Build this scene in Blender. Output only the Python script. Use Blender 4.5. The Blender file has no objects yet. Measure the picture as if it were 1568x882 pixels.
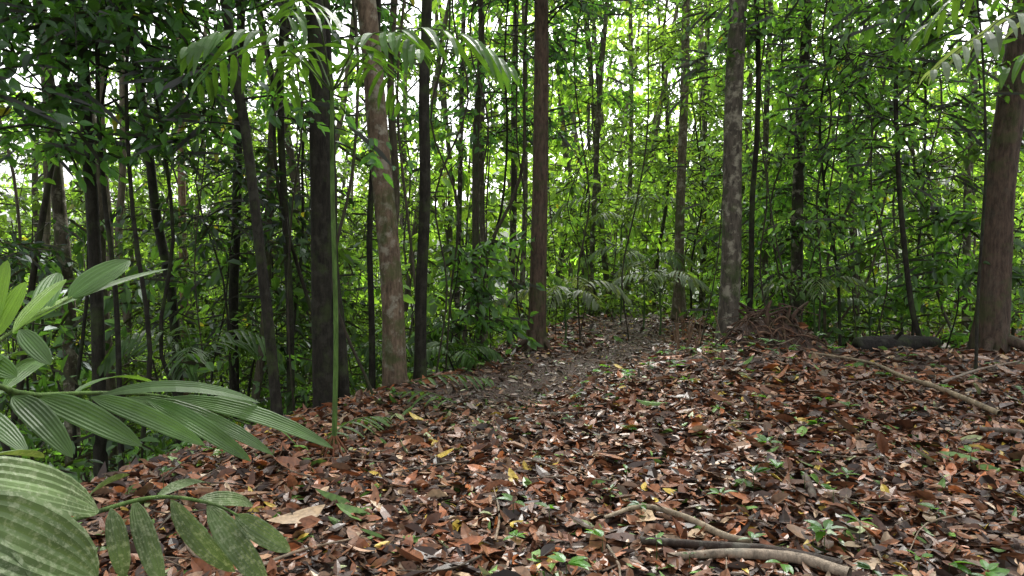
import bpy, math, numpy as np
from mathutils import Vector
rng=np.random.default_rng(11)
U=rng.uniform
# ------------------------------------------------------------ helpers
CAMZ=1.6; PITCH=math.radians(3); F=1045.0
def P(px,py,d):
    """world point at distance d (along +Y) for a measurement taken off the photograph"""
    u=(px-784)/F; v=(441-py)/F
    dy=math.cos(PITCH)+v*math.sin(PITCH); dz=-math.sin(PITCH)+v*math.cos(PITCH)
    k=d/dy
    return np.array([u*k,d,CAMZ+dz*k])
def nrm(v):
    return v/(np.linalg.norm(v,axis=-1,keepdims=True)+1e-9)
_g=rng.normal(size=(24,3))
def wob(x,y,s):
    r=0
    for i in range(8):
        a=_g[i,0]*3; f=s*(0.6+0.25*i)
        r=r+np.sin(f*(x*math.cos(a)+y*math.sin(a))+_g[i,1]*7)/(1+0.4*i)
    return r/3
EY=[-10,0,4.7,6.6,8.9,10,13,18,30,60]; EX=[-4.5,-3.8,-3.0,-2.3,-1.25,-0.5,0.7,1.5,3,6]
def edge(y): return np.interp(y,EY,EX)
def sst(a,b,x):
    t=np.clip((x-a)/(b-a),0,1); return t*t*(3-2*t)
def H(x,y):
    x=np.asarray(x,float); y=np.asarray(y,float)
    s=edge(y)-x
    drop=np.where(s>-0.6,0.5*(np.maximum(s+0.6,0)**2)/(np.maximum(s+0.6,0)+1.2),0)
    drop=7*(1-np.exp(-drop/7))
    z=-drop
    cx=edge(y)+2.7
    r=sst(0,2.6,x-cx+0.8)*sst(3,8.5,y)
    z=z+0.27*r
    z=z-0.10*np.exp(-((x-edge(y)-1.7)/.8)**2)*sst(4,8,y)
    z=z-0.16*np.maximum(y-9.0,0)*sst(0,1.5,x-cx)*np.exp(-np.maximum(y-9.0,0)/12)
    z=z-0.5*sst(15,26,y)
    z=z+0.42*np.exp(-(((x-3.35)/0.52)**2+((y-9.2)/0.5)**2)**1.5)+.16*np.exp(-((x-3.85)/0.35)**2-((y-9.0)/0.4)**2)+.10*np.exp(-((x-2.9)/0.3)**2-((y-8.8)/0.4)**2)
    z=z+0.12*np.exp(-((x-2.7)/0.9)**2-((y-8.0)/0.9)**2)
    z=z+14*sst(38,120,np.hypot(x,y))
    z=z+0.035*wob(x,y,1.6)+0.012*wob(y,x,6.5)
    return z
# ------------------------------------------------------------ mesh accumulator
class Acc:
    def __init__(s): s.V=[];s.Fc=[];s.C=[];s.M=[];s.n=0
    def add(s,V,Fq,C,m=0):
        V=np.asarray(V,float).reshape(-1,3); Fq=np.asarray(Fq,int).reshape(-1,4)
        C=np.broadcast_to(np.asarray(C,float),(len(V),3))
        s.V.append(V); s.Fc.append(Fq+s.n); s.C.append(C); s.M.append(np.full(len(Fq),m)); s.n+=len(V)
    def build(s,name,mats,smooth=False):
        V=np.concatenate(s.V);Fq=np.concatenate(s.Fc);C=np.concatenate(s.C);M=np.concatenate(s.M)
        me=bpy.data.meshes.new(name)
        me.vertices.add(len(V)); me.vertices.foreach_set('co',V.astype(np.float32).ravel())
        me.loops.add(len(Fq)*4); me.loops.foreach_set('vertex_index',Fq.astype(np.int32).ravel())
        me.polygons.add(len(Fq)); me.polygons.foreach_set('loop_start',(np.arange(len(Fq))*4).astype(np.int32))
        try: me.polygons.foreach_set('loop_total',np.full(len(Fq),4,np.int32))
        except Exception: pass
        me.polygons.foreach_set('material_index',M.astype(np.int32))
        me.polygons.foreach_set('use_smooth',np.full(len(Fq),bool(smooth)) if not isinstance(smooth,set) else np.isin(M,list(smooth)))
        a=me.color_attributes.new('col','FLOAT_COLOR','POINT')
        a.data.foreach_set('color',np.concatenate([C,np.ones((len(C),1))],1).astype(np.float32).ravel())
        for m in mats: me.materials.append(m)
        me.update(calc_edges=True)
        o=bpy.data.objects.new(name,me); bpy.context.scene.collection.objects.link(o)
        Acc.total+=len(Fq)
        return o
Acc.total=0
# ------------------------------------------------------------ leaves
def tmpl(rows,ws,cols):
    T=[];S=[];Fq=[]
    for i,t in enumerate(rows):
        for j in range(cols):
            T.append(t); S.append((j/(cols-1)-0.5)*ws[i])
    for i in range(len(rows)-1):
        for j in range(cols-1):
            a=i*cols+j; Fq.append([a,a+1,a+cols+1,a+cols])
    return np.array(T),np.array(S),np.zeros(len(T)),np.array(Fq),np.ones(len(T))
T6=(np.array([0,.28,.68,1,.68,.28]),np.array([0,-.5,-.4,0,.4,.5]),np.zeros(6),np.array([[0,1,2,3],[0,3,4,5]]),np.ones(6))
T15=tmpl([0,.22,.5,.8,1],[.05,.85,1,.6,.04],3)
rows=[0,.06,.15,.3,.45,.6,.75,.87,.95,1]
_t=tmpl(rows,[.08,.35,.7,.95,1,.97,.85,.62,.34,.03],15)
_z=np.tile(np.array([0.028 if j%2 else -0.0 for j in range(15)]),len(rows))*np.repeat(np.array([0,.4,.8,1,1,1,.9,.6,.3,0]),15)
_c=np.tile(np.array([1.0,.94,1.03,.94,1.03,.94,1.03,1.18,1.03,.94,1.03,.94,1.03,.94,1.0]),len(rows))
TP=(_t[0],_t[1],_z,_t[3],_c)
TQ=tmpl([0,.15,.4,.7,.9,1],[.15,.8,1,.8,.4,.03],3)
def leaves(acc,Pp,D,N,L,W,C,m=0,T=T6,bend=0.2,cup=0.3):
    n=len(Pp); D=nrm(D); S=nrm(np.cross(D,N)); N=np.cross(S,D)
    L=np.broadcast_to(L,(n,));W=np.broadcast_to(W,(n,));bend=np.broadcast_to(bend,(n,));cup=np.broadcast_to(cup,(n,))
    t,s,z,Fq,cf=T; k=len(t)
    V=(Pp[:,None,:]+D[:,None,:]*(L[:,None]*t*(1-0.25*np.abs(bend)[:,None]*t))[:,:,None]
       +S[:,None,:]*(W[:,None]*s)[:,:,None]
       +N[:,None,:]*(W[:,None]*(cup[:,None]*np.abs(s)+z)-bend[:,None]*L[:,None]*t*t)[:,:,None])
    FF=(Fq[None]+(np.arange(n)*k)[:,None,None]).reshape(-1,4)
    C=np.broadcast_to(C,(n,3))
    CC=(C[:,None,:]*cf[None,:,None]).reshape(-1,3)
    acc.add(V.reshape(-1,3),FF,CC,m)
def sprays(acc,O,D,L,nl,ll,col,m=1,T=T6,up=0.6,twig=True):
    n=len(O)
    if n==0: return
    D=nrm(D); L=np.broadcast_to(L,(n,)); ll=np.broadcast_to(ll,(n,))
    col=np.broadcast_to(col,(n,3))*U(.55,1.5,(n,1))
    t=(np.arange(nl)+0.6)/nl
    side=np.where(np.arange(nl)%2==0,1,-1.)
    S=nrm(np.cross(D,[0,0,1.]+rng.normal(0,.5,(n,3))))
    Pp=O[:,None]+D[:,None]*(L[:,None]*t)[:,:,None]; Pp[:,:,2]-=0.3*L[:,None]*t*t
    Pp=Pp+rng.normal(0,.03,(n,nl,3))
    LD=D[:,None]*0.5+S[:,None]*side[None,:,None]*0.8+rng.normal(0,.4,(n,nl,3)); LD[:,:,2]-=U(.0,1.2,(n,nl))
    N=rng.normal(0,up,(n,nl,3)); N[:,:,2]+=.8
    l=ll[:,None]*U(.5,1.35,(n,nl))
    c=col[:,None]*U(.7,1.35,(n,nl,1))
    yel=U(0,1,(n,nl,1))<0.006
    c=np.where(yel,np.array([.20,.19,.03]),c)
    leaves(acc,Pp.reshape(-1,3),LD.reshape(-1,3),N.reshape(-1,3),l.ravel(),l.ravel()*U(.36,.55,n*nl),c.reshape(-1,3),m,T,bend=U(.02,.35,n*nl),cup=U(.05,.4,n*nl))
    if twig: leaves(acc,O,D,np.tile([0,.1,1.],(n,1)),L,0.006,np.array([.03,.03,.015]),m,T6,bend=.3,cup=0)
# ------------------------------------------------------------ tubes
def tube(acc,pts,rad,k=8,C=(.05,.04,.03),m=0,bump=0.0,flare=None,sub=1):
    pts=np.asarray(pts,float); rad=np.asarray(rad,float)
    if sub>1:
        n=len(pts); tt=np.linspace(0,n-1,(n-1)*sub+1)
        q=np.vstack([2*pts[0]-pts[1],pts,2*pts[-1]-pts[-2]])
        i=np.minimum(tt.astype(int),n-2); f=(tt-i)[:,None]
        a,b,c,d=q[i],q[i+1],q[i+2],q[i+3]
        np_=0.5*((2*b)+(-a+c)*f+(2*a-5*b+4*c-d)*f*f+(-a+3*b-3*c+d)*f**3)
        rad=np.interp(tt,np.arange(n),rad); pts=np_
    n=len(pts); tg=nrm(np.gradient(pts,axis=0))
    ref=np.array([0,1.,0]) if abs(tg[:,1]).mean()<.7 else np.array([1.,0,0])
    A=nrm(np.cross(tg,ref)); B=np.cross(tg,A)
    th=np.arange(k)*2*math.pi/k
    R=rad[:,None]*np.ones(k)
    if bump>0:
        ph=U(0,6,4); zz=np.arange(n)[:,None]
        R=R*(1+bump*(np.sin(3*th+ph[0]+zz*.21)+.7*np.sin(5*th+ph[1]-zz*.13)+rng.normal(0,.35,(n,k))))
    if flare is not None:
        h=pts[:,2]-pts[0,2]; amp,fh,nb,ph0=flare
        R=R*(1+amp*np.exp(-h/fh)[:,None]*(0.25+np.maximum(0,np.cos(nb*th+ph0))**2))
    V=pts[:,None]+A[:,None]*(np.cos(th)*R)[:,:,None]+B[:,None]*(np.sin(th)*R)[:,:,None]
    i=np.arange(n-1)[:,None]*k; j=np.arange(k); j2=(j+1)%k
    Fq=np.stack([i+j,i+j2,i+k+j2,i+k+j],-1).reshape(-1,4)
    acc.add(V.reshape(-1,3),Fq,C,m)
    return pts
# ------------------------------------------------------------ materials
def newmat(n):
    m=bpy.data.materials.new(n); m.use_nodes=True; nt=m.node_tree; nt.nodes.clear()
    return m,nt,nt.nodes.new,nt.links.new
def leafmat(name,trans=.5,tint=(2.4,2.45,.9),rough=.38,spots=None,spec=.45,noise=None,simple=False,gl=.05):
    m,nt,N,Lk=newmat(name)
    o=N('ShaderNodeOutputMaterial'); a=N('ShaderNodeAttribute'); a.attribute_name='col'
    col=a.outputs['Color']
    if noise or spots: geo=N('ShaderNodeNewGeometry')
    if noise:
        nz=N('ShaderNodeTexNoise'); nz.inputs['Scale'].default_value=noise; nz.inputs['Detail'].default_value=3
        Lk(geo.outputs['Position'],nz.inputs['Vector'])
        mr=N('ShaderNodeMapRange'); mr.inputs[1].default_value=.3; mr.inputs[2].default_value=.7; mr.inputs[3].default_value=.65; mr.inputs[4].default_value=1.3
        Lk(nz.outputs['Fac'],mr.inputs[0])
        mx=N('ShaderNodeVectorMath'); mx.operation='SCALE'; Lk(col,mx.inputs[0]); Lk(mr.outputs[0],mx.inputs['Scale'])
        col=mx.outputs[0]
    if spots:
        n2=N('ShaderNodeTexNoise'); n2.inputs['Scale'].default_value=spots[0]; n2.inputs['Detail'].default_value=7; n2.inputs['Roughness'].default_value=.75
        Lk(geo.outputs['Position'],n2.inputs['Vector'])
        r2=N('ShaderNodeMapRange'); r2.inputs[1].default_value=spots[1]; r2.inputs[2].default_value=spots[1]+.10; r2.inputs[4].default_value=spots[3]
        Lk(n2.outputs['Fac'],r2.inputs[0])
        mm=N('ShaderNodeMix'); mm.data_type='RGBA'; Lk(r2.outputs[0],mm.inputs[0]); Lk(col,mm.inputs[6]); mm.inputs[7].default_value=(*spots[2],1)
        col=mm.outputs[2]
    if simple:
        d=N('ShaderNodeBsdfDiffuse'); Lk(col,d.inputs['Color'])
        tv=N('ShaderNodeVectorMath'); tv.operation='MULTIPLY'; Lk(col,tv.inputs[0]); tv.inputs[1].default_value=tint
        tr=N('ShaderNodeBsdfTranslucent'); Lk(tv.outputs[0],tr.inputs['Color'])
        ms=N('ShaderNodeMixShader'); ms.inputs[0].default_value=trans; Lk(d.outputs[0],ms.inputs[1]); Lk(tr.outputs[0],ms.inputs[2])
        if gl>0:
            g=N('ShaderNodeBsdfGlossy'); g.inputs['Roughness'].default_value=rough; g.inputs['Color'].default_value=(.9,.95,1,1)
            m2=N('ShaderNodeMixShader'); m2.inputs[0].default_value=gl; Lk(ms.outputs[0],m2.inputs[1]); Lk(g.outputs[0],m2.inputs[2]); Lk(m2.outputs[0],o.inputs[0])
        else: Lk(ms.outputs[0],o.inputs[0])
        return m
    p=N('ShaderNodeBsdfPrincipled'); Lk(col,p.inputs['Base Color']); p.inputs['Roughness'].default_value=rough
    p.inputs['Specular IOR Level'].default_value=spec
    if trans>0:
        tv=N('ShaderNodeVectorMath'); tv.operation='MULTIPLY'; Lk(col,tv.inputs[0]); tv.inputs[1].default_value=tint
        tr=N('ShaderNodeBsdfTranslucent'); Lk(tv.outputs[0],tr.inputs['Color'])
        ms=N('ShaderNodeMixShader'); ms.inputs[0].default_value=trans; Lk(p.outputs[0],ms.inputs[1]); Lk(tr.outputs[0],ms.inputs[2]); Lk(ms.outputs[0],o.inputs[0])
    else: Lk(p.outputs[0],o.inputs[0])
    return m
def barkmat(name,patch=.0,pcol=(.25,.24,.2),rough=.85,moss=0):
    m,nt,N,Lk=newmat(name)
    o=N('ShaderNodeOutputMaterial'); a=N('ShaderNodeAttribute'); a.attribute_name='col'
    geo=N('ShaderNodeNewGeometry'); mp=N('ShaderNodeMapping'); mp.inputs['Scale'].default_value=(1,1,.25); Lk(geo.outputs['Position'],mp.inputs[0])
    nz=N('ShaderNodeTexNoise'); nz.inputs['Scale'].default_value=22; nz.inputs['Detail'].default_value=8; nz.inputs['Roughness'].default_value=.7; Lk(mp.outputs[0],nz.inputs['Vector'])
    mr=N('ShaderNodeMapRange'); mr.inputs[1].default_value=.3; mr.inputs[2].default_value=.72; mr.inputs[3].default_value=.3; mr.inputs[4].default_value=2.0; Lk(nz.outputs['Fac'],mr.inputs[0])
    mx=N('ShaderNodeVectorMath'); mx.operation='SCALE'; Lk(a.outputs['Color'],mx.inputs[0]); Lk(mr.outputs[0],mx.inputs['Scale']); col=mx.outputs[0]
    for (amt,pc,sc) in ((patch,pcol,7),(moss,(.05,.08,.02),3)):
        if amt<=0: continue
        n2=N('ShaderNodeTexNoise'); n2.inputs['Scale'].default_value=sc; n2.inputs['Detail'].default_value=7; n2.inputs['Roughness'].default_value=.65; Lk(geo.outputs['Position'],n2.inputs['Vector'])
        r2=N('ShaderNodeMapRange'); r2.inputs[1].default_value=.51; r2.inputs[2].default_value=.62; r2.inputs[4].default_value=amt; Lk(n2.outputs['Fac'],r2.inputs[0])
        mm=N('ShaderNodeMix'); mm.data_type='RGBA'; Lk(r2.outputs[0],mm.inputs[0]); Lk(col,mm.inputs[6]); mm.inputs[7].default_value=(*pc,1); col=mm.outputs[2]
    bp=N('ShaderNodeBump'); bp.inputs['Strength'].default_value=.8; bp.inputs['Distance'].default_value=.025; Lk(nz.outputs['Fac'],bp.inputs['Height'])
    p=N('ShaderNodeBsdfPrincipled'); Lk(col,p.inputs['Base Color']); p.inputs['Roughness'].default_value=rough; p.inputs['Specular IOR Level'].default_value=.25; Lk(bp.outputs[0],p.inputs['Normal']); Lk(p.outputs[0],o.inputs[0])
    return m
M_leaf=leafmat('foliage_leaf',simple=True,gl=.04,rough=.42)
M_far=leafmat('distant_foliage_leaf',trans=.6,simple=True,gl=0)
M_litter=leafmat('leaf_litter',trans=.0,rough=.40,spec=.42,noise=40)
M_palm=leafmat('palm_leaflet',trans=.35,tint=(2,2,.6),rough=.45,noise=6,spec=.35)
M_palmold=leafmat('palm_leaflet_lichen',trans=.22,tint=(2,2,.7),rough=.55,noise=8,spots=(70,.50,(.32,.36,.24),.5),spec=.3)
M_bark=barkmat('bark_dark',patch=.22,pcol=(.09,.09,.07),moss=.4)
M_barkm=barkmat('bark_mottled',patch=.85,pcol=(.29,.27,.21),moss=.6)
M_wood=barkmat('dead_wood',patch=.4,pcol=(.2,.2,.16),rough=.6)
M_root=barkmat('root_soil',patch=.3,pcol=(.03,.05,.015),rough=.8)
# ground
m,nt,N,Lk=newmat('forest_soil'); o=N('ShaderNodeOutputMaterial'); geo=N('ShaderNodeNewGeometry')
nz=N('ShaderNodeTexNoise'); nz.inputs['Scale'].default_value=18; nz.inputs['Detail'].default_value=9; nz.inputs['Roughness'].default_value=.75; Lk(geo.outputs['Position'],nz.inputs['Vector'])
cr=N('ShaderNodeValToRGB'); e=cr.color_ramp.elements; e[0].position=.35;e[0].color=(.014,.008,.005,1);e[1].position=.7;e[1].color=(.10,.045,.025,1); Lk(nz.outputs['Fac'],cr.inputs[0])
n2=N('ShaderNodeAttribute'); n2.attribute_name='col'
mm=N('ShaderNodeMix'); mm.data_type='RGBA'; Lk(n2.outputs['Fac'],mm.inputs[0]); Lk(cr.outputs[0],mm.inputs[6]); mm.inputs[7].default_value=(.035,.055,.016,1)
bp=N('ShaderNodeBump'); bp.inputs['Strength'].default_value=1; bp.inputs['Distance'].default_value=.05; Lk(nz.outputs['Fac'],bp.inputs['Height'])
p=N('ShaderNodeBsdfPrincipled'); Lk(mm.outputs[2],p.inputs['Base Color']); p.inputs['Roughness'].default_value=.75; Lk(bp.outputs[0],p.inputs['Normal']); Lk(p.outputs[0],o.inputs[0])
M_soil=m
# ------------------------------------------------------------ ground
g=Acc(); n=420
u=np.linspace(-1,1,n); xs=np.sinh(u*4.2)/math.sinh(4.2)*220; ys=6+np.sinh(u*4.2)/math.sinh(4.2)*220
X,Y=np.meshgrid(xs,ys); Z=H(X,Y)
i=np.arange(n-1)[:,None]*n; j=np.arange(n-1)
Fq=np.stack([i+j,i+j+1,i+n+j+1,i+n+j],-1).reshape(-1,4)
gr=sst(1.0,4,edge(Y)-X)*.8; gr=np.maximum(gr,sst(20,40,np.hypot(X,Y)))
g.add(np.stack([X,Y,Z],-1).reshape(-1,3),Fq,np.repeat(gr.reshape(-1,1),3,1),0)
g.build('forest_ground',[M_soil],True)
# ------------------------------------------------------------ leaf litter
lit=Acc()
pal=np.array([[.185,.075,.036],[.25,.112,.055],[.10,.042,.022],[.038,.02,.013],[.32,.19,.115],[.235,.08,.03],[.125,.072,.042],[.42,.30,.19],[.33,.105,.03],[.055,.027,.016]])
pw=np.array([.17,.13,.15,.19,.07,.10,.07,.035,.035,.09]); pw/=pw.sum()
def litter(n,y0,y1,T,ls,zup):
    y=np.sqrt(U(y0*y0,y1*y1,n)); x=U(-1,1,n)*(0.85*y+1.2)
    s=edge(y)-x
    keep=(U(0,1,n)>sst(.3,2.2,s))&~((y>11)&(x>edge(y)+5.5)&(U(0,1,n)<.5))
    keep&=~((((x-3.4)/.5)**2+((y-8.9)/.4)**2<1)&(U(0,1,n)<.65))
    x=x[keep];y=y[keep];n=len(x)
    z=H(x,y)+U(.004,zup,n)
    a=U(0,2*math.pi,n); D=np.stack([np.cos(a),np.sin(a),rng.normal(0,.26,n)],-1)
    Nn=rng.normal(0,.42,(n,3)); Nn[:,2]+=1
    patch=np.clip(.5+.5*wob(x*1.0,y*1.0,2.1),0,1)[:,None]
    C=pal[rng.choice(len(pal),n,p=pw)]*U(.5,1.4,(n,1))*(.72+.5*patch)
    pc=np.exp(-((x-edge(y)-1.7+.25*np.sin(y*.9))/(.7))**2)*sst(5,9,y); pc=pc[:,None]
    C=C*(1-pc*.65)+pc*np.array([.075,.07,.045])*U(.5,1.5,(n,1))*.75
    r=U(0,1,n)
    C[r<.013]=(.45,.32,.05); q=(r>.013)&(r<.034); C[q]=np.array([.10,.19,.035])*U(.7,1.5,(q.sum(),1)); q=(r>.034)&(r<.040); C[q]=(.32,.36,.17)
    L=ls*np.exp(rng.normal(0,.40,n))*(1-.4*pc[:,0]); W=L*U(.28,.5,n)
    L=np.where((r>.013)&(r<.040),L*1.3,L)
    leaves(lit,np.stack([x,y,z],-1)-D*L[:,None]*.5,D,Nn,L,W,C,0,T,bend=rng.normal(.12,.28,n),cup=rng.normal(.15,.4,n))
litter(52000,2.0,7.5,T15,.088,.035)
litter(46000,7.0,17,T6,.10,.045)
litter(9000,16,30,T6,.16,.05)
lit.build('leaf_litter',[M_litter])
# ------------------------------------------------------------ tree generator
G_dark=np.array([.038,.098,.024]); G_mid=np.array([.064,.142,.03]); G_lime=np.array([.135,.23,.046])
def branches(acc,tp,z0,z1,nb,bl,ll,col,nspray=7,nl=9,T=T6,br=.018,m_b=0,m_l=1,barkc=(.03,.025,.02),updir=.35):
    O=[];Dd=[];Cc=[]
    zs=tp[:,2]
    for b in range(nb):
        z=U(z0,z1); idx=np.array([np.interp(z,zs,tp[:,k]) for k in range(3)])
        a=U(0,2*math.pi); l=bl*U(.4,1.25)
        d=np.array([math.cos(a),math.sin(a),updir*U(-.3,2.2)])
        tt=np.linspace(0,1,5)[:,None]
        kink=rng.normal(0,.07*l,(5,3)); kink[0]=0
        pts=idx+d*l*tt+np.array([0,0,-.35*l])*tt**2+kink
        tube(acc,pts,np.linspace(br*U(.6,1.3),.004,5),4,barkc,m_b)
        cb=U(.7,1.3)
        for s_ in range(nspray):
            t=U(.2,1.0); q=np.array([np.interp(t,tt[:,0],pts[:,k]) for k in range(3)])
            a2=a+rng.normal(0,1.0)
            O.append(q+rng.normal(0,.09,3)*l); Dd.append([math.cos(a2),math.sin(a2),U(-.6,.5)]); Cc.append(cb)
    if O: sprays(acc,np.array(O),np.array(Dd),U(.3,.65,len(O))*min(1,bl/1.2+.3),nl,ll,np.array(Cc)[:,None]*np.asarray(col),m_l,T)
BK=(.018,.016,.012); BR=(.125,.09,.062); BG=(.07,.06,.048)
def big_tree(name,pts,wpx,bark,mat,flare=(.8,.35,3,0),crown=True,roots=0,top=15,lowfol=None,fcol=G_dark):
    W=[P(*q) for q in pts]
    b=W[0]; 
    W[0]=np.array([b[0],b[1],float(H(b[0],b[1]))-.15])
    last=W[-1]; dirv=nrm(W[-1]-W[-2]); 
    ext=last+dirv*max(1,(top-last[2])/max(dirv[2],.3)); mid=(last+ext)/2+rng.normal(0,.12,3)
    W+= [mid,ext]
    r0=wpx/F*pts[1][2]/2
    hs=np.array([w[2] for w in W]); rr=r0*(1.08-.5*np.clip((hs-hs[0])/(top-hs[0]),0,1))
    a=Acc(); tp=tube(a,W,rr,20,bark,0,bump=.035,flare=flare,sub=12)
    for k in range(roots):
        an=k*2*math.pi/roots+U(-.4,.4)+.5; l=U(.35,.75)
        p0=tp[0]+np.array([0,0,.15+U(.2,.4)])+np.array([math.cos(an),math.sin(an),0])*r0*.5
        q=[p0]
        for t in (.3,.6,1): 
            x=p0[0]+math.cos(an)*l*t; y=p0[1]+math.sin(an)*l*t; q.append(np.array([x,y,float(H(x,y))+(.14 if t==.3 else .03 if t==.6 else -.04)]))
        tube(a,q,[r0*.5,r0*.4,r0*.22,r0*.08],8,bark,0,bump=.05,sub=4)
    if crown:
        branches(a,tp,top*.62,top,7,2.8,.19,G_mid,nspray=8,nl=7,br=.05,barkc=bark)
    if lowfol:
        branches(a,tp,lowfol[0],lowfol[1],lowfol[2],lowfol[3],.13,fcol,nspray=8,nl=8,br=.012,barkc=BK)
    return a.build(name,[mat,M_leaf],{0})
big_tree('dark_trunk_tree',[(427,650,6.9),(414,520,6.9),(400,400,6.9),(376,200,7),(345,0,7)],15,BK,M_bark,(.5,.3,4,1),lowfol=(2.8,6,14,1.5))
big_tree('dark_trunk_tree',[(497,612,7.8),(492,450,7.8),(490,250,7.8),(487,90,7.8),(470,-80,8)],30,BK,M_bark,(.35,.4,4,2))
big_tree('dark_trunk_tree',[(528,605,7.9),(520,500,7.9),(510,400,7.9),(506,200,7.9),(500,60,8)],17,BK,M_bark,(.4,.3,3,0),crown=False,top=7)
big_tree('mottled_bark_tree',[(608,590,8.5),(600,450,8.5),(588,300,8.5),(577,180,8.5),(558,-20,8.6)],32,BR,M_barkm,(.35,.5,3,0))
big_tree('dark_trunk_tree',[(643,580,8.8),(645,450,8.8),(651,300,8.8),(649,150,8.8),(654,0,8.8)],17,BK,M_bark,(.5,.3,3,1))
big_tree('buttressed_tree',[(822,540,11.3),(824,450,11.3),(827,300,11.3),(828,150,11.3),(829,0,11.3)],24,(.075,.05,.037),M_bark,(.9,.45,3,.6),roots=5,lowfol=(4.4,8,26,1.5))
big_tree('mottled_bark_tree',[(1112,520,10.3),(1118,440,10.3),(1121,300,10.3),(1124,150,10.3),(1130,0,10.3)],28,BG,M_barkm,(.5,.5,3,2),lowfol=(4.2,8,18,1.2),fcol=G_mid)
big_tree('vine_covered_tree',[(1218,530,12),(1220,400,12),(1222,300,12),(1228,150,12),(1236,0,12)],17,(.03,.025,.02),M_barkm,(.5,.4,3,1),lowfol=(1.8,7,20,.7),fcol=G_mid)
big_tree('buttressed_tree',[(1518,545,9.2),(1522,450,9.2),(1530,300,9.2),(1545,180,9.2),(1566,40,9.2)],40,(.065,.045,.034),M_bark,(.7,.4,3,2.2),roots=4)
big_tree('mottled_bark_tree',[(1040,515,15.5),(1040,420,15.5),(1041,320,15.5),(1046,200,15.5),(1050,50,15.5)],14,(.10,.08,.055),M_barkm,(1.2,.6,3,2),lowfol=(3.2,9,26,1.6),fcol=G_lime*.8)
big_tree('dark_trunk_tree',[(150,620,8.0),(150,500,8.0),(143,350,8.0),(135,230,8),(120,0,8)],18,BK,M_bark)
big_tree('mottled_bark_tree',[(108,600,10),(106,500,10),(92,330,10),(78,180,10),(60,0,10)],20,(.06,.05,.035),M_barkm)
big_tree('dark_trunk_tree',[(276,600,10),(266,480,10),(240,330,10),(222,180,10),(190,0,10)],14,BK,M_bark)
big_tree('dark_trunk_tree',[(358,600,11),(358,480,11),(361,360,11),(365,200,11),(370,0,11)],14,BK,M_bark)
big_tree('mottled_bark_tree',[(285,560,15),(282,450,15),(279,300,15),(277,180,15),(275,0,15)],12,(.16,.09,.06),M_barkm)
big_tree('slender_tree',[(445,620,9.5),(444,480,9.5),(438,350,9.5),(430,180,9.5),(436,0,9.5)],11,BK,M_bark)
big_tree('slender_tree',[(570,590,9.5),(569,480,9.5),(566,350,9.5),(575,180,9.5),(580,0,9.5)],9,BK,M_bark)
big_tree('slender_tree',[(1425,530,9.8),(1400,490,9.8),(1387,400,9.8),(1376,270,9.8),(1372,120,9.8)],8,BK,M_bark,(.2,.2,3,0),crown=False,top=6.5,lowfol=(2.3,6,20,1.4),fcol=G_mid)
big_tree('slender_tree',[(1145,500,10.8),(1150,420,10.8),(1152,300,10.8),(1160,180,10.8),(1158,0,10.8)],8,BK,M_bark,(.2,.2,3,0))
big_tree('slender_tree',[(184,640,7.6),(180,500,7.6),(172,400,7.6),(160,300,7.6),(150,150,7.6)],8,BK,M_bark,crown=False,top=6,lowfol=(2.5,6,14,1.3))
# mid-distance trunks seen behind the centre of the path
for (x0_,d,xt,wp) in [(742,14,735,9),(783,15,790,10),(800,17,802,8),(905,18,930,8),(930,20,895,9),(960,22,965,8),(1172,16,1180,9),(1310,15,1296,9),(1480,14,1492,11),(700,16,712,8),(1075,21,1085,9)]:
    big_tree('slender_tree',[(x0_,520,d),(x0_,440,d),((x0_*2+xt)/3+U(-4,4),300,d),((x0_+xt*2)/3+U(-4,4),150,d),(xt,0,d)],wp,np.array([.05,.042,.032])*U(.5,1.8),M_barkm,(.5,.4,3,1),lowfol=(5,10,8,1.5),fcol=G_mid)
# ------------------------------------------------------------ thin stems / saplings
def free(x,y):
    e=edge(y)
    if x<e-.5: return np.hypot(x,y)>6.8
    if y<10.8: return False
    if y<17.5: return x>e+4.3
    return True
def sapling(acc,x,y,h,r,col,ll,nb,bl,z0f=.25,nspray=6,nl=8,T=T6,bark=BK,ln=.08):
    z=float(H(x,y))-.05; k=7
    t=np.linspace(0,1,k)[:,None]; w=np.cumsum(rng.normal(0,.03*h**.8,(k,3)),0); w[0]=0; w[:,2]=0
    pts=np.array([x,y,z])+np.array([rng.normal(0,ln)*h,rng.normal(0,.05)*h,h])*t+w
    tp=tube(acc,pts,np.linspace(r,r*.35,k),6,bark,0,sub=3)
    branches(acc,tp,z+h*z0f,z+h,nb,bl,ll,col,nspray,nl,T,br=r*.4+.003,barkc=bark)
cnt=0
und=Acc()
tries=0
while cnt<160 and tries<6000:
    tries+=1
    y=math.sqrt(U(6.5**2,28**2)); x=U(-1,1)*(0.82*y+1.5)
    if not free(x,y): continue
    if x>-.1*y and y>14 and U(0,1)<.3: continue
    d=y; gap=(.06<x/y<.26) and y>13
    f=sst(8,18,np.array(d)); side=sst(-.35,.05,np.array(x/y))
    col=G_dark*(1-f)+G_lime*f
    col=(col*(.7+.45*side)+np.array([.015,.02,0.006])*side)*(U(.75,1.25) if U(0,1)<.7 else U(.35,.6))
    h=U(2.5,8.5) if d<14 else U(3,11)
    if gap: h=U(2.5,8)
    r=U(.010,.03)
    a=und
    nm=None
    if d<10: a=Acc(); nm='understory_sapling'
    big=U(0,1)<.25
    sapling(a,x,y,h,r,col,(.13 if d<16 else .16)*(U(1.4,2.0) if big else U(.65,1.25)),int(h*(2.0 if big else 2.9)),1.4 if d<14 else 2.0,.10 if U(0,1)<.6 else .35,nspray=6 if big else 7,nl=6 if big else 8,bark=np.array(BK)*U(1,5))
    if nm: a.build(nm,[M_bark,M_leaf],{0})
    cnt+=1
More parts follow.
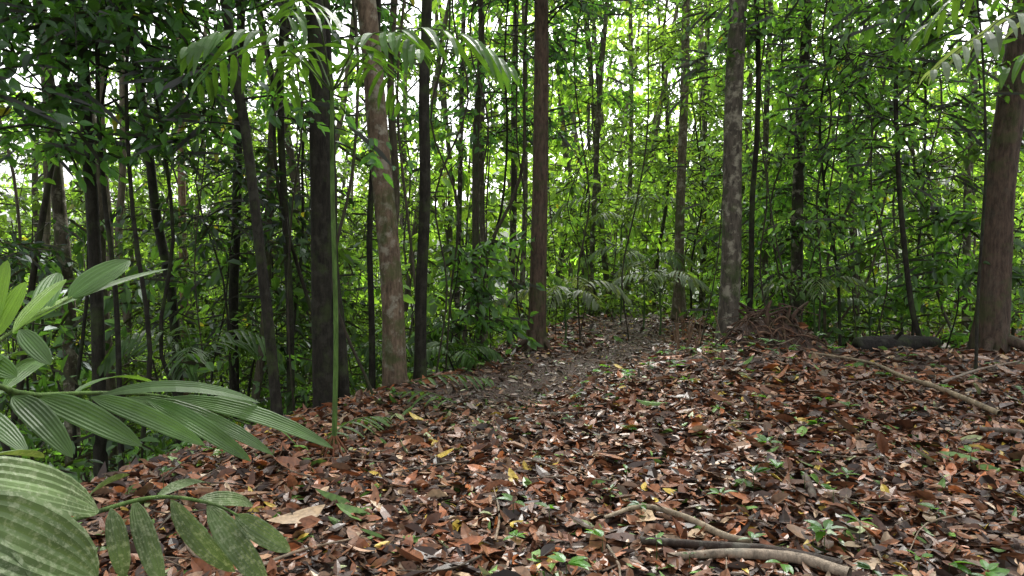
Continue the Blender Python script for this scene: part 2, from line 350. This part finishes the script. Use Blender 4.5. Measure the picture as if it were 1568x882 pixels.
for k in range(95):
    y=U(9.5,27); x=U(-1,1)*(.8*y)
    if not free(x,y): continue
    z=float(H(x,y)); h=U(8,14); ln=rng.normal(0,.10); thin=U(0,1)<.65
    t=np.linspace(0,1,7)[:,None]; w=np.cumsum(rng.normal(0,.22 if thin else .12,(7,3)),0); w[0]=0; w[:,2]=0
    tube(und,np.array([x,y,z-.1])+np.array([ln*h,0,h])*t+w,np.linspace(1,.6,7)*(U(.014,.035) if thin else U(.05,.12)),8,np.array([.09,.075,.055])*U(.2,1.4),0,sub=4)
und.build('understory_trees',[M_bark,M_leaf],{0})
# ------------------------------------------------------------ distant forest
far=Acc()
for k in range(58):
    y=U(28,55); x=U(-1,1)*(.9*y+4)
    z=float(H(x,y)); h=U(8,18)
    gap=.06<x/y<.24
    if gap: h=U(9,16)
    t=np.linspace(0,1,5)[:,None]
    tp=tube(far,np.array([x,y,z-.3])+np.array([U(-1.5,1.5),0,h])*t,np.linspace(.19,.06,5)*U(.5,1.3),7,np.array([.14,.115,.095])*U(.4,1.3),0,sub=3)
    branches(far,tp,z+.5,z+h,int(h*(1.35 if gap else 1.8)),3.6,.36,G_lime*U(.75,1.35)+np.array([.05,.05,.04]),nspray=9,nl=7,br=.03,barkc=(.08,.07,.055))  # pale offset paints distance haze into the leaf colour
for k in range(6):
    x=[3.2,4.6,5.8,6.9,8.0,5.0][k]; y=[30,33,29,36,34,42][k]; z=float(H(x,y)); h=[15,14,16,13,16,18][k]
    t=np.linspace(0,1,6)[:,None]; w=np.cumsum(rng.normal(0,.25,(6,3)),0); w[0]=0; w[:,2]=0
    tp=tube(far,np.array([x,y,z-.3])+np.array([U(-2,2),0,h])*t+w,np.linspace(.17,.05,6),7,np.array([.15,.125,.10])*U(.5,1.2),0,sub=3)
    branches(far,tp,z+4,z+h,17,3.2,.32,G_lime*1.1+np.array([.05,.05,.04]),nspray=8,nl=6,br=.035,barkc=(.09,.075,.06))  # same painted haze: far leaves made paler by colour alone
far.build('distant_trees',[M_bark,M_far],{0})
# ------------------------------------------------------------ low undergrowth
ug=Acc(); O=[];D=[];C=[]
for k in range(6000):
    y=math.sqrt(U(5.5**2,28**2)); x=U(-1,1)*(.82*y+1)
    s=edge(y)-x
    ok = s>.9 or (y>10.6 and x>edge(y)+3.4) or y>16.5
    if not ok: continue
    a=U(0,6.28); hh=abs(rng.normal(0,.6))
    O.append([x,y,float(H(x,y))+.05+hh]); D.append([math.cos(a),math.sin(a),U(-.1,.7)])
    C.append((G_mid*.9 if y<13 else G_lime*.65)*U(.5,1.3))
sprays(ug,np.array(O),np.array(D),U(.25,.6,len(O)),7,U(.10,.20,len(O)),np.array(C),0)
ug.build('undergrowth_foliage',[M_leaf])
# seedlings on the litter, in loose drifts
sd=Acc()
for k in range(1900):
    y=math.sqrt(U(2.6**2,13**2)); x=U(-1,1)*(.8*y+.5)
    if edge(y)-x>1.2: continue
    if U(0,1)<.6 and abs(x-edge(y)-1.8)<1.2: continue
    if U(0,1)>.12+.75*sst(.1,.9,wob(x+3,y-1,1.3)): continue
    z=float(H(x,y)); nl=rng.integers(3,8); hh=U(.03,.14)
    a=U(0,6.28,nl); l=U(.035,.12)*U(.8,1.2,nl)
    Dn=np.stack([np.cos(a),np.sin(a),U(0,.6,nl)],-1)
    Pp=np.tile([x,y,z+hh],(nl,1))+Dn*.01
    leaves(sd,Pp,Dn,np.tile([0,0,1.],(nl,1))+rng.normal(0,.2,(nl,3)),l,l*.42,np.array([.08,.185,.028])*U(.5,1.4),0,T15,bend=.25,cup=.3)
    tube(sd,[[x,y,z-.01],[x,y,z+hh]],[.003,.002],4,(.06,.09,.03),0)
sd.build('seedling_plants',[M_leaf])
# ------------------------------------------------------------ palms
def curve(pts,n):
    pts=np.array(pts,float); m_=len(pts); tt=np.linspace(0,m_-1,n); q=np.vstack([2*pts[0]-pts[1],pts,2*pts[-1]-pts[-2]])
    i=np.minimum(tt.astype(int),m_-2); f=(tt-i)[:,None]; a,b,c,d=q[i],q[i+1],q[i+2],q[i+3]
    return .5*(2*b+(-a+c)*f+(2*a-5*b+4*c-d)*f*f+(-a+3*b-3*c+d)*f**3)
def frond(acc,pts,n,ll,lw,col,T=TQ,start=.2,r=.008,droop=.35,m=1,mr=0,down=.25):
    c=curve(pts,40); tube(acc,c,np.linspace(r,r*.25,40),5,(.06,.10,.03),mr)
    tt=np.linspace(start,.98,n); ii=tt*39
    Pp=np.stack([np.interp(ii,np.arange(40),c[:,k]) for k in range(3)],-1)
    tg=nrm(np.gradient(c,axis=0)); TG=np.stack([np.interp(ii,np.arange(40),tg[:,k]) for k in range(3)],-1)
    S=nrm(np.cross(TG,[0,0,1.]))
    prof=np.sin(np.clip((tt-start)/(1-start)*.8+.15,0,1)*math.pi)**.6
    for sg in (1,-1):
        D=S*sg*.85+TG*(.35+.5*tt[:,None])+rng.normal(0,.08,(n,3)); D[:,2]-=down
        Nn=np.tile([0,0,1.],(n,1))+S*sg*.3+rng.normal(0,.12,(n,3))
        L=ll*prof*U(.85,1.1,n)
        leaves(acc,Pp,D,Nn,L,lw*U(.85,1.15,n),np.array(col)*U(.75,1.25,(n,1)),m,T,bend=droop*U(.6,1.3,n),cup=.25)
def palm(name,x,y,h,r,nf,fl,n,ll,lw,col,a0=0,stilt=False,stemc=(.05,.09,.03),lean=(0,0),rise=.55,T=TQ):
    a=Acc(); z=float(H(x,y)); top=np.array([x+lean[0],y+lean[1],z+h])
    tube(a,[[x,y,z+(.12 if stilt else -.05)],[x+lean[0]*.3+.02,y,z+h*.35],[x+lean[0]*.7,y+lean[1]*.6,z+h*.7],top],[r*1.1,r,r*.9,r*.8],8,stemc,0,sub=5)
    if stilt:
        for k in range(9):
            an=k*.7; tube(a,[[x,y,z+.2],[x+.07*math.cos(an),y+.07*math.sin(an),z+.1],[x+.14*math.cos(an),y+.14*math.sin(an),z-.02]],[.009,.008,.006],5,(.16,.06,.03),0)
    for k in range(nf):
        an=a0+k*2*math.pi/nf+U(-.25,.25); l=fl*U(.8,1.15); d=np.array([math.cos(an),math.sin(an),0]); ri=rise*U(.6,1.3)
        frond(a,[top-[0,0,.1],top+d*l*.35+[0,0,l*ri*.6],top+d*l*.75+[0,0,l*ri*.55],top+d*l+[0,0,l*ri*.1]],n,ll,lw,col,T=T)
    return a.build(name,[M_bark,M_palm],{0})
b=P(512,690,5.3)
palm('stilt_root_palm',b[0],b[1],2.95,.019,7,1.2,10,.42,.06,(.07,.15,.035),a0=.2,stilt=True,lean=(.02,0),stemc=(.07,.13,.03),rise=.42)
for (px,py,d,h,fl,nf,ll,cc) in [(865,520,12.2,.7,1.1,6,.34,(.15,.19,.12)),(1010,520,13.6,.95,1.1,6,.36,(.15,.20,.12)),(950,500,16.0,2.3,1.5,7,.45,(.09,.15,.05)),
    (1245,530,11.2,.95,1.0,5,.32,(.12,.17,.08)),(700,575,9.8,.2,.7,6,.25,(.06,.12,.03)),(985,510,15,1.4,1.2,5,.4,(.09,.15,.06)),
    (1330,520,12,.7,.8,5,.3,(.06,.12,.035)),(560,560,10.5,.7,1.0,5,.36,(.05,.10,.03)),(300,600,8.5,1.3,1.1,6,.4,(.05,.10,.03))]:
    q=P(px,py,d); palm('understory_palm',q[0],d,h,.018,nf,fl,12,ll,.055,cc,a0=U(0,3),rise=.5)
# left foreground palm : broad pleated leaflets
fp=Acc()
def leaflet(p0,p1,w,col,m,bend=.12,tilt=(0,-.5,1)):
    p0=P(*p0);p1=P(*p1); D=(p1-p0)[None]; L=np.linalg.norm(p1-p0)
    D=D+np.array([[0,0,bend*L]])
    leaves(fp,p0[None],D,np.array([tilt],float)+rng.normal(0,.12,(1,3)),L*1.03,w,np.array([col]),m,TP,bend=bend,cup=.15)
old=(.10,.15,.058); grn=(.075,.145,.042); lime=(.15,.27,.03)
root=P(-330,700,1.3); root[2]=float(H(root[0],root[1]))
tube(fp,[root,P(-230,760,1.15),P(-110,745,1.15),P(-20,760,1.2)],[.012,.01,.008,.005],6,(.07,.12,.03),0,sub=5)
leaflet((-90,730,1.15),(168,808,1.35),.11,old,2,.3,(0,-.9,1))
leaflet((-90,775,1.1),(143,915,1.2),.14,old,2,.2,(.1,-1,1))
leaflet((-120,740,1.15),(60,700,1.6),.07,old,2,.2,(0,-.6,1))
leaflet((-100,800,1.1),(40,980,1.1),.10,old,2,.2,(.3,-.8,1))
A=[root,P(-160,640,1.6),P(60,605,2.1),P(250,607,2.4),P(380,650,2.5)]
tube(fp,A,[.012,.01,.008,.006,.003],6,(.07,.12,.03),0,sub=6)
for p0,p1,w in [((60,608,2.1),(168,715,2.0),.08),((110,605,2.2),(225,583,2.6),.055),((150,607,2.2),(400,628,2.4),.07),((190,609,2.3),(402,718,2.3),.07),
    ((250,610,2.4),(492,722,2.4),.07),((20,607,2.0),(75,710,1.9),.075),((0,603,2.0),(115,556,2.5),.06),((290,618,2.4),(432,648,2.7),.05),
    ((140,608,2.2),(262,722,2.1),.065),((225,612,2.3),(345,735,2.2),.065),((-60,610,1.8),(30,540,2.3),.065),((-80,625,1.8),(20,700,1.7),.07),((90,606,2.1),(215,690,2.2),.055),((320,625,2.45),(470,700,2.7),.05)]:
    leaflet(p0,p1,w,np.array(grn)*U(.7,1.3),1,U(.3,.55),(U(-.5,.5),U(-1,-.3),1))
A=[root,P(-80,860,1.5),P(100,800,1.8),P(230,762,2.0),P(320,770,2.0),P(385,800,2.0)]
tube(fp,A,[.01,.009,.008,.006,.005,.003],6,(.07,.12,.03),0,sub=6)
for p0,p1,w,tx in [((205,765,2.0),(238,905,1.9),.062,.8),((262,765,2.0),(316,905,1.9),.074,-.5),((318,772,2.0),(385,915,1.9),.076,.4),((360,788,2.0),(428,862,1.95),.064,.1),((240,762,2.0),(335,742,2.4),.05,0),((170,778,1.9),(188,890,1.85),.055,.8),((120,793,1.8),(150,750,2.2),.045,0),((300,768,2.0),(405,790,2.2),.055,0)]:
    leaflet(p0,p1,w,np.array(old)*U(.8,1.2),2,U(.2,.35),(tx,-1.0,.5))
A=[root,P(-150,620,1.7),P(0,520,2.2),P(110,455,2.5)]
tube(fp,A,[.011,.009,.007,.004],6,(.12,.2,.04),0,sub=6)
for p0,p1,w,cc in [((20,510,2.2),(100,425,2.5),.06,lime),((60,485,2.4),(88,415,2.6),.085,grn),((105,458,2.5),(202,398,2.7),.11,grn),((-20,520,2.1),(8,395,2.2),.06,lime),((40,497,2.3),(150,440,2.7),.05,lime),
    ((75,475,2.4),(265,412,3.0),.03,grn),((-10,520,2.1),(40,430,2.2),.055,lime),((30,505,2.2),(70,560,2.1),.06,grn),((-40,540,2.0),(20,580,2.0),.065,grn)]:
    leaflet(p0,p1,w,np.array(cc)*U(.85,1.2),1,.12,(.2,-.9,.8))
fp.build('foreground_palm',[M_bark,M_palm,M_palmold],{0})
# overhanging frond top right
tr=Acc()
x0=5.2;y0=4.6; z0=float(H(x0,y0))
tube(tr,[[x0,y0,z0-.05],[x0,y0,1.5],[x0-.1,y0,2.9]],[.03,.026,.02],8,(.06,.08,.03),0,sub=4)
top=np.array([x0-.1,y0,2.9])
frond(tr,[top,P(1600,20,4.6),P(1500,55,4.4),P(1425,110,4.3)],12,.30,.05,(.14,.19,.12),T=TQ,m=1)
frond(tr,[top,P(1650,-50,4.6),P(1500,-30,5.2),P(1400,60,5.6)],12,.36,.05,(.06,.12,.03),T=TQ,m=1)
for k in range(5):
    an=k*1.2-1; d=np.array([math.cos(an),math.sin(an),0]); frond(tr,[top,top+d*.4+[0,0,.5],top+d*1+[0,0,.5],top+d*1.5+[0,0,.1]],12,.42,.055,(.06,.13,.03),m=1)
tr.build('tall_understory_palm',[M_bark,M_palm],{0})
# ------------------------------------------------------------ near overhanging saplings with bigger leaves
def nsap(name,px,d,h,nb,bl,z0f,ll,col,r=.03):
    a=Acc(); q=P(px,400,d); sapling(a,q[0],d,h,r,np.array(col),ll,nb,bl,z0f,nspray=8,nl=8,T=T15 if d<9 else T6,ln=.03); a.build(name,[M_bark,M_leaf],{0})
nsap('broadleaf_sapling',40,6.3,7.5,30,1.6,.45,.15,G_dark*1.1)
nsap('broadleaf_sapling',200,7.2,8.5,32,1.7,.5,.16,G_dark*1.1)
nsap('broadleaf_sapling',320,8.6,8.5,30,1.6,.55,.14,G_dark*1.1)
nsap('broadleaf_sapling',110,9.5,9.5,34,1.8,.5,.15,G_mid)
nsap('broadleaf_sapling',440,10.5,9.5,34,1.8,.5,.15,G_dark*1.2)
nsap('broadleaf_sapling',1500,7.6,6.5,24,1.4,.55,.17,G_mid,.02)
nsap('broadleaf_sapling',1290,11.2,8,28,1.6,.25,.14,G_mid*1.2)
nsap('broadleaf_sapling',740,12.5,8.5,34,1.6,.45,.14,G_dark*1.3)
nsap('broadleaf_sapling',1400,11.2,8,30,1.7,.25,.15,G_mid)
nsap('broadleaf_sapling',1060,17,9,30,2.0,.2,.16,G_lime)
nsap('broadleaf_sapling',920,19,9.5,30,2.2,.2,.17,G_lime)
nsap('broadleaf_sapling',1180,14,3.2,16,1.2,.15,.20,G_mid*1.2,.015)
nsap('broadleaf_sapling',1450,10.8,2.2,14,1.0,.1,.18,G_mid,.015)
nsap('broadleaf_sapling',700,10.6,2.2,12,.9,.1,.19,G_mid,.015)
# ------------------------------------------------------------ dead wood
def hit(px,py):
    for d in np.arange(1.5,20,.03):
        q=P(px,py,d)
        if q[2]<=float(H(q[0],q[1])): return d
    return 12.
def on(px,py,dz=.02):
    d=hit(px,py); q=P(px,py,d); return np.array([q[0],q[1],float(H(q[0],q[1]))+dz])
def stick(name,pp,rs,c,dz=.03):
    a=Acc(); tube(a,[on(px,py,dz) for px,py in pp],rs,9,c,0,bump=.06,sub=6); return a.build(name,[M_wood],True)
stick('fallen_branch',[(925,806),(985,788),(1050,805),(1110,835),(1150,842)],[.010,.016,.019,.021,.016],(.22,.175,.12),.05)
stick('fallen_branch',[(980,842),(1080,850),(1180,860),(1290,884)],[.02,.024,.028,.03],(.035,.024,.018),.05)
stick('fallen_branch',[(1020,870),(1120,862),(1220,872),(1300,895)],[.018,.026,.03,.03],(.22,.175,.13),.05)
stick('fallen_branch',[(1240,550),(1330,566),(1380,588),(1440,608),(1530,648)],[.012,.018,.020,.024,.026],(.20,.155,.10),.08)
stick('fallen_branch',[(1440,600),(1500,578),(1560,565)],[.016,.014,.01],(.15,.11,.08),.09)
stick('fallen_branch',[(1490,665),(1568,672),(1620,690)],[.02,.026,.03],(.08,.06,.045),.04)
stick('fallen_branch',[(650,712),(720,714),(770,700)],[.01,.014,.008],(.07,.045,.03))
stick('fallen_branch',[(1295,760),(1300,790),(1330,830),(1350,870)],[.005,.009,.009,.006],(.13,.10,.07))
stick('fallen_branch',[(300,745),(380,700),(420,690)],[.006,.01,.006],(.12,.09,.06))
stick('fallen_branch',[(1225,720),(1240,755),(1245,775)],[.02,.03,.018],(.06,.04,.03),.03)
stick('fallen_branch',[(780,628),(850,640),(930,636)],[.008,.012,.006],(.08,.06,.045),.04)
tw=Acc()
for k in range(520):
    y=math.sqrt(U(2.5**2,15**2)); x=U(-1,1)*(.8*y+.5)
    if edge(y)-x>1: continue
    a=U(0,6.28); l=U(.12,.8); bnd=rng.normal(0,.12)*l
    pts=[]
    for t in (-.5,0,.5):
        xx=x+math.cos(a)*l*t-math.sin(a)*bnd*(t==0); yy=y+math.sin(a)*l*t+math.cos(a)*bnd*(t==0); pts.append([xx,yy,float(H(xx,yy))+U(.03,.06)])
    r=U(.002,.009); tube(tw,pts,[r,r,r*.5],5,np.array([.13,.095,.065])*U(.3,1.7),0,sub=3)
tw.build('fallen_twigs',[M_wood],True)
st=Acc()
for k in range(34):
    px=U(1030,1130); d=U(9.5,12.5); q=P(px,500,d); z=float(H(q[0],d)); h=U(.15,.6)
    tube(st,[[q[0],d,z-.05],[q[0]+rng.normal(0,.1),d,z+h]],[.014,.008],5,(.16,.10,.06),0)
q=P(978,600,7.8); z=float(H(q[0],7.8)); tube(st,[[q[0],7.8,z-.03],[q[0],7.8,z+.13]],[.02,.014],6,(.05,.04,.03),0)
st.build('dead_seedling_stalks',[M_wood],True)
# mound of soil bound by roots
mo=Acc()
for k in range(75):
    a=U(0,6.28); r1=U(.2,.6); x=3.4+rng.normal(0,.3); y=9.0+rng.normal(0,.25)
    pts=[]; a2=a+U(-1,1)
    for t in (0,.35,.7,1):
        aa=a+(a2-a)*t
        xx=x+math.cos(aa)*r1*t; yy=y+math.sin(aa)*r1*t
        pts.append([xx,yy,float(H(xx,yy))+(U(.0,.08) if 0<t<1 else -.03)])
    tube(mo,pts,[U(.008,.022),U(.008,.018),U(.005,.012),.003],6,np.array([.06,.034,.022])*U(.3,2.0),0,bump=.08,sub=4)
for k in range(9):
    a=U(0,6.28); x=3.35+.35*math.cos(a); y=9.1+.2*math.sin(a); z=float(H(x,y))
    tube(mo,[[x,y,z-.1],[x+U(-.1,.1),y,z+U(.05,.15)],[x+U(-.3,.3),y+U(-.1,.1),z+U(.1,.3)],[x+U(-.5,.5),y,z+U(.0,.2)]],[.035,.022,.010,.005],7,(.06,.036,.025),0,bump=.1,sub=4)
mo.build('root_mound',[M_root],True)
lg=Acc(); xa=P(1295,530,9.6)[0]; xb=P(1425,530,9.6)[0]; lp=[]
for t in np.linspace(0,1,6): 
    x=xa+(xb-xa)*t; lp.append([x,9.3+.2*t,max(float(H(xa,9.3)),float(H(xb,9.5)))*1.0+.08+.01*t])
tube(lg,[lp[0]]+lp+[lp[-1]+np.array([.02,0,0])],[.02,.12,.135,.14,.14,.13,.11,.02],14,(.012,.010,.009),0,bump=.08,sub=3)
tube(lg,[lp[2],np.array(lp[2])+[.12,-.1,.2]],[.04,.02],7,(.010,.008,.007),0)
lg.build('fallen_log',[M_bark],True)
ff=Acc()
for px,py,an in [(690,592,.3),(640,620,2.6),(550,665,1.2)]:
    c=on(px,py,.06); d=np.array([math.cos(an),math.sin(an)*.8,0])*.5
    frond(ff,[c-d,c-d*.3+[0,0,.08],c+d*.4+[0,0,.06],c+d],9,.3,.045,(.09,.16,.05),m=1,start=.1)
ff.build('fallen_palm_frond',[M_bark,M_palm],{0})
li=Acc()
for (px,d,l) in [(548,7.5,-.02),(690,10,.02),(735,10.5,0),(748,11,.01),(790,12,.03),(905,13,-.02),(1262,10.8,.03),(300,8.5,.05),(465,8.5,-.04),(880,12,.02),(1200,11.7,0),(1090,10.5,.06),(1310,11,-.05),(1180,10.6,-.04),(670,9.3,.05),(960,13,.09),(1350,10.5,-.12),(1230,11,.14),(860,13,-.08)]:
    q=P(px,386,d); z=float(H(q[0],d)); t=np.linspace(0,1,9)[:,None]
    w=rng.normal(0,.14,(9,3)); w[:,2]=0
    tube(li,np.array([q[0],d,z])+np.array([l*10,0,10])*t+w,np.full(9,U(.008,.018)),5,(.04,.033,.024),0,sub=4)
li.build('hanging_lianas',[M_bark],True)
# ------------------------------------------------------------ light, world, camera
el=math.radians(52); az=math.radians(12)
w=bpy.data.worlds.new('World'); bpy.context.scene.world=w; w.use_nodes=True; nt=w.node_tree; nt.nodes.clear()
sk=nt.nodes.new('ShaderNodeTexSky'); sk.sky_type='NISHITA'; sk.sun_disc=False; sk.sun_elevation=el; sk.sun_rotation=az; sk.dust_density=4; sk.air_density=1
hs=nt.nodes.new('ShaderNodeHueSaturation'); hs.inputs['Saturation'].default_value=.10; hs.inputs['Value'].default_value=2.8
bg=nt.nodes.new('ShaderNodeBackground'); bg.inputs['Strength'].default_value=.15; ou=nt.nodes.new('ShaderNodeOutputWorld')
nt.links.new(sk.outputs[0],hs.inputs['Color']); nt.links.new(hs.outputs[0],bg.inputs['Color']); nt.links.new(bg.outputs[0],ou.inputs[0])
sl=bpy.data.lights.new('sun','SUN'); sl.energy=5; sl.angle=math.radians(12); sl.color=(1,.97,.9)
so=bpy.data.objects.new('sun',sl); bpy.context.scene.collection.objects.link(so)
sd_=Vector((math.sin(az)*math.cos(el),math.cos(az)*math.cos(el),math.sin(el))); so.rotation_euler=sd_.to_track_quat('Z','Y').to_euler()
cd=bpy.data.cameras.new('camera'); cd.lens=24; cd.sensor_width=36; cd.clip_end=1000; cd.clip_start=.05
co=bpy.data.objects.new('camera',cd); bpy.context.scene.collection.objects.link(co); co.location=(0,0,CAMZ); co.rotation_euler=(math.radians(90)-PITCH,0,0)
bpy.context.scene.camera=co
bpy.context.scene.view_settings.view_transform='Standard'
print('quads',Acc.total)
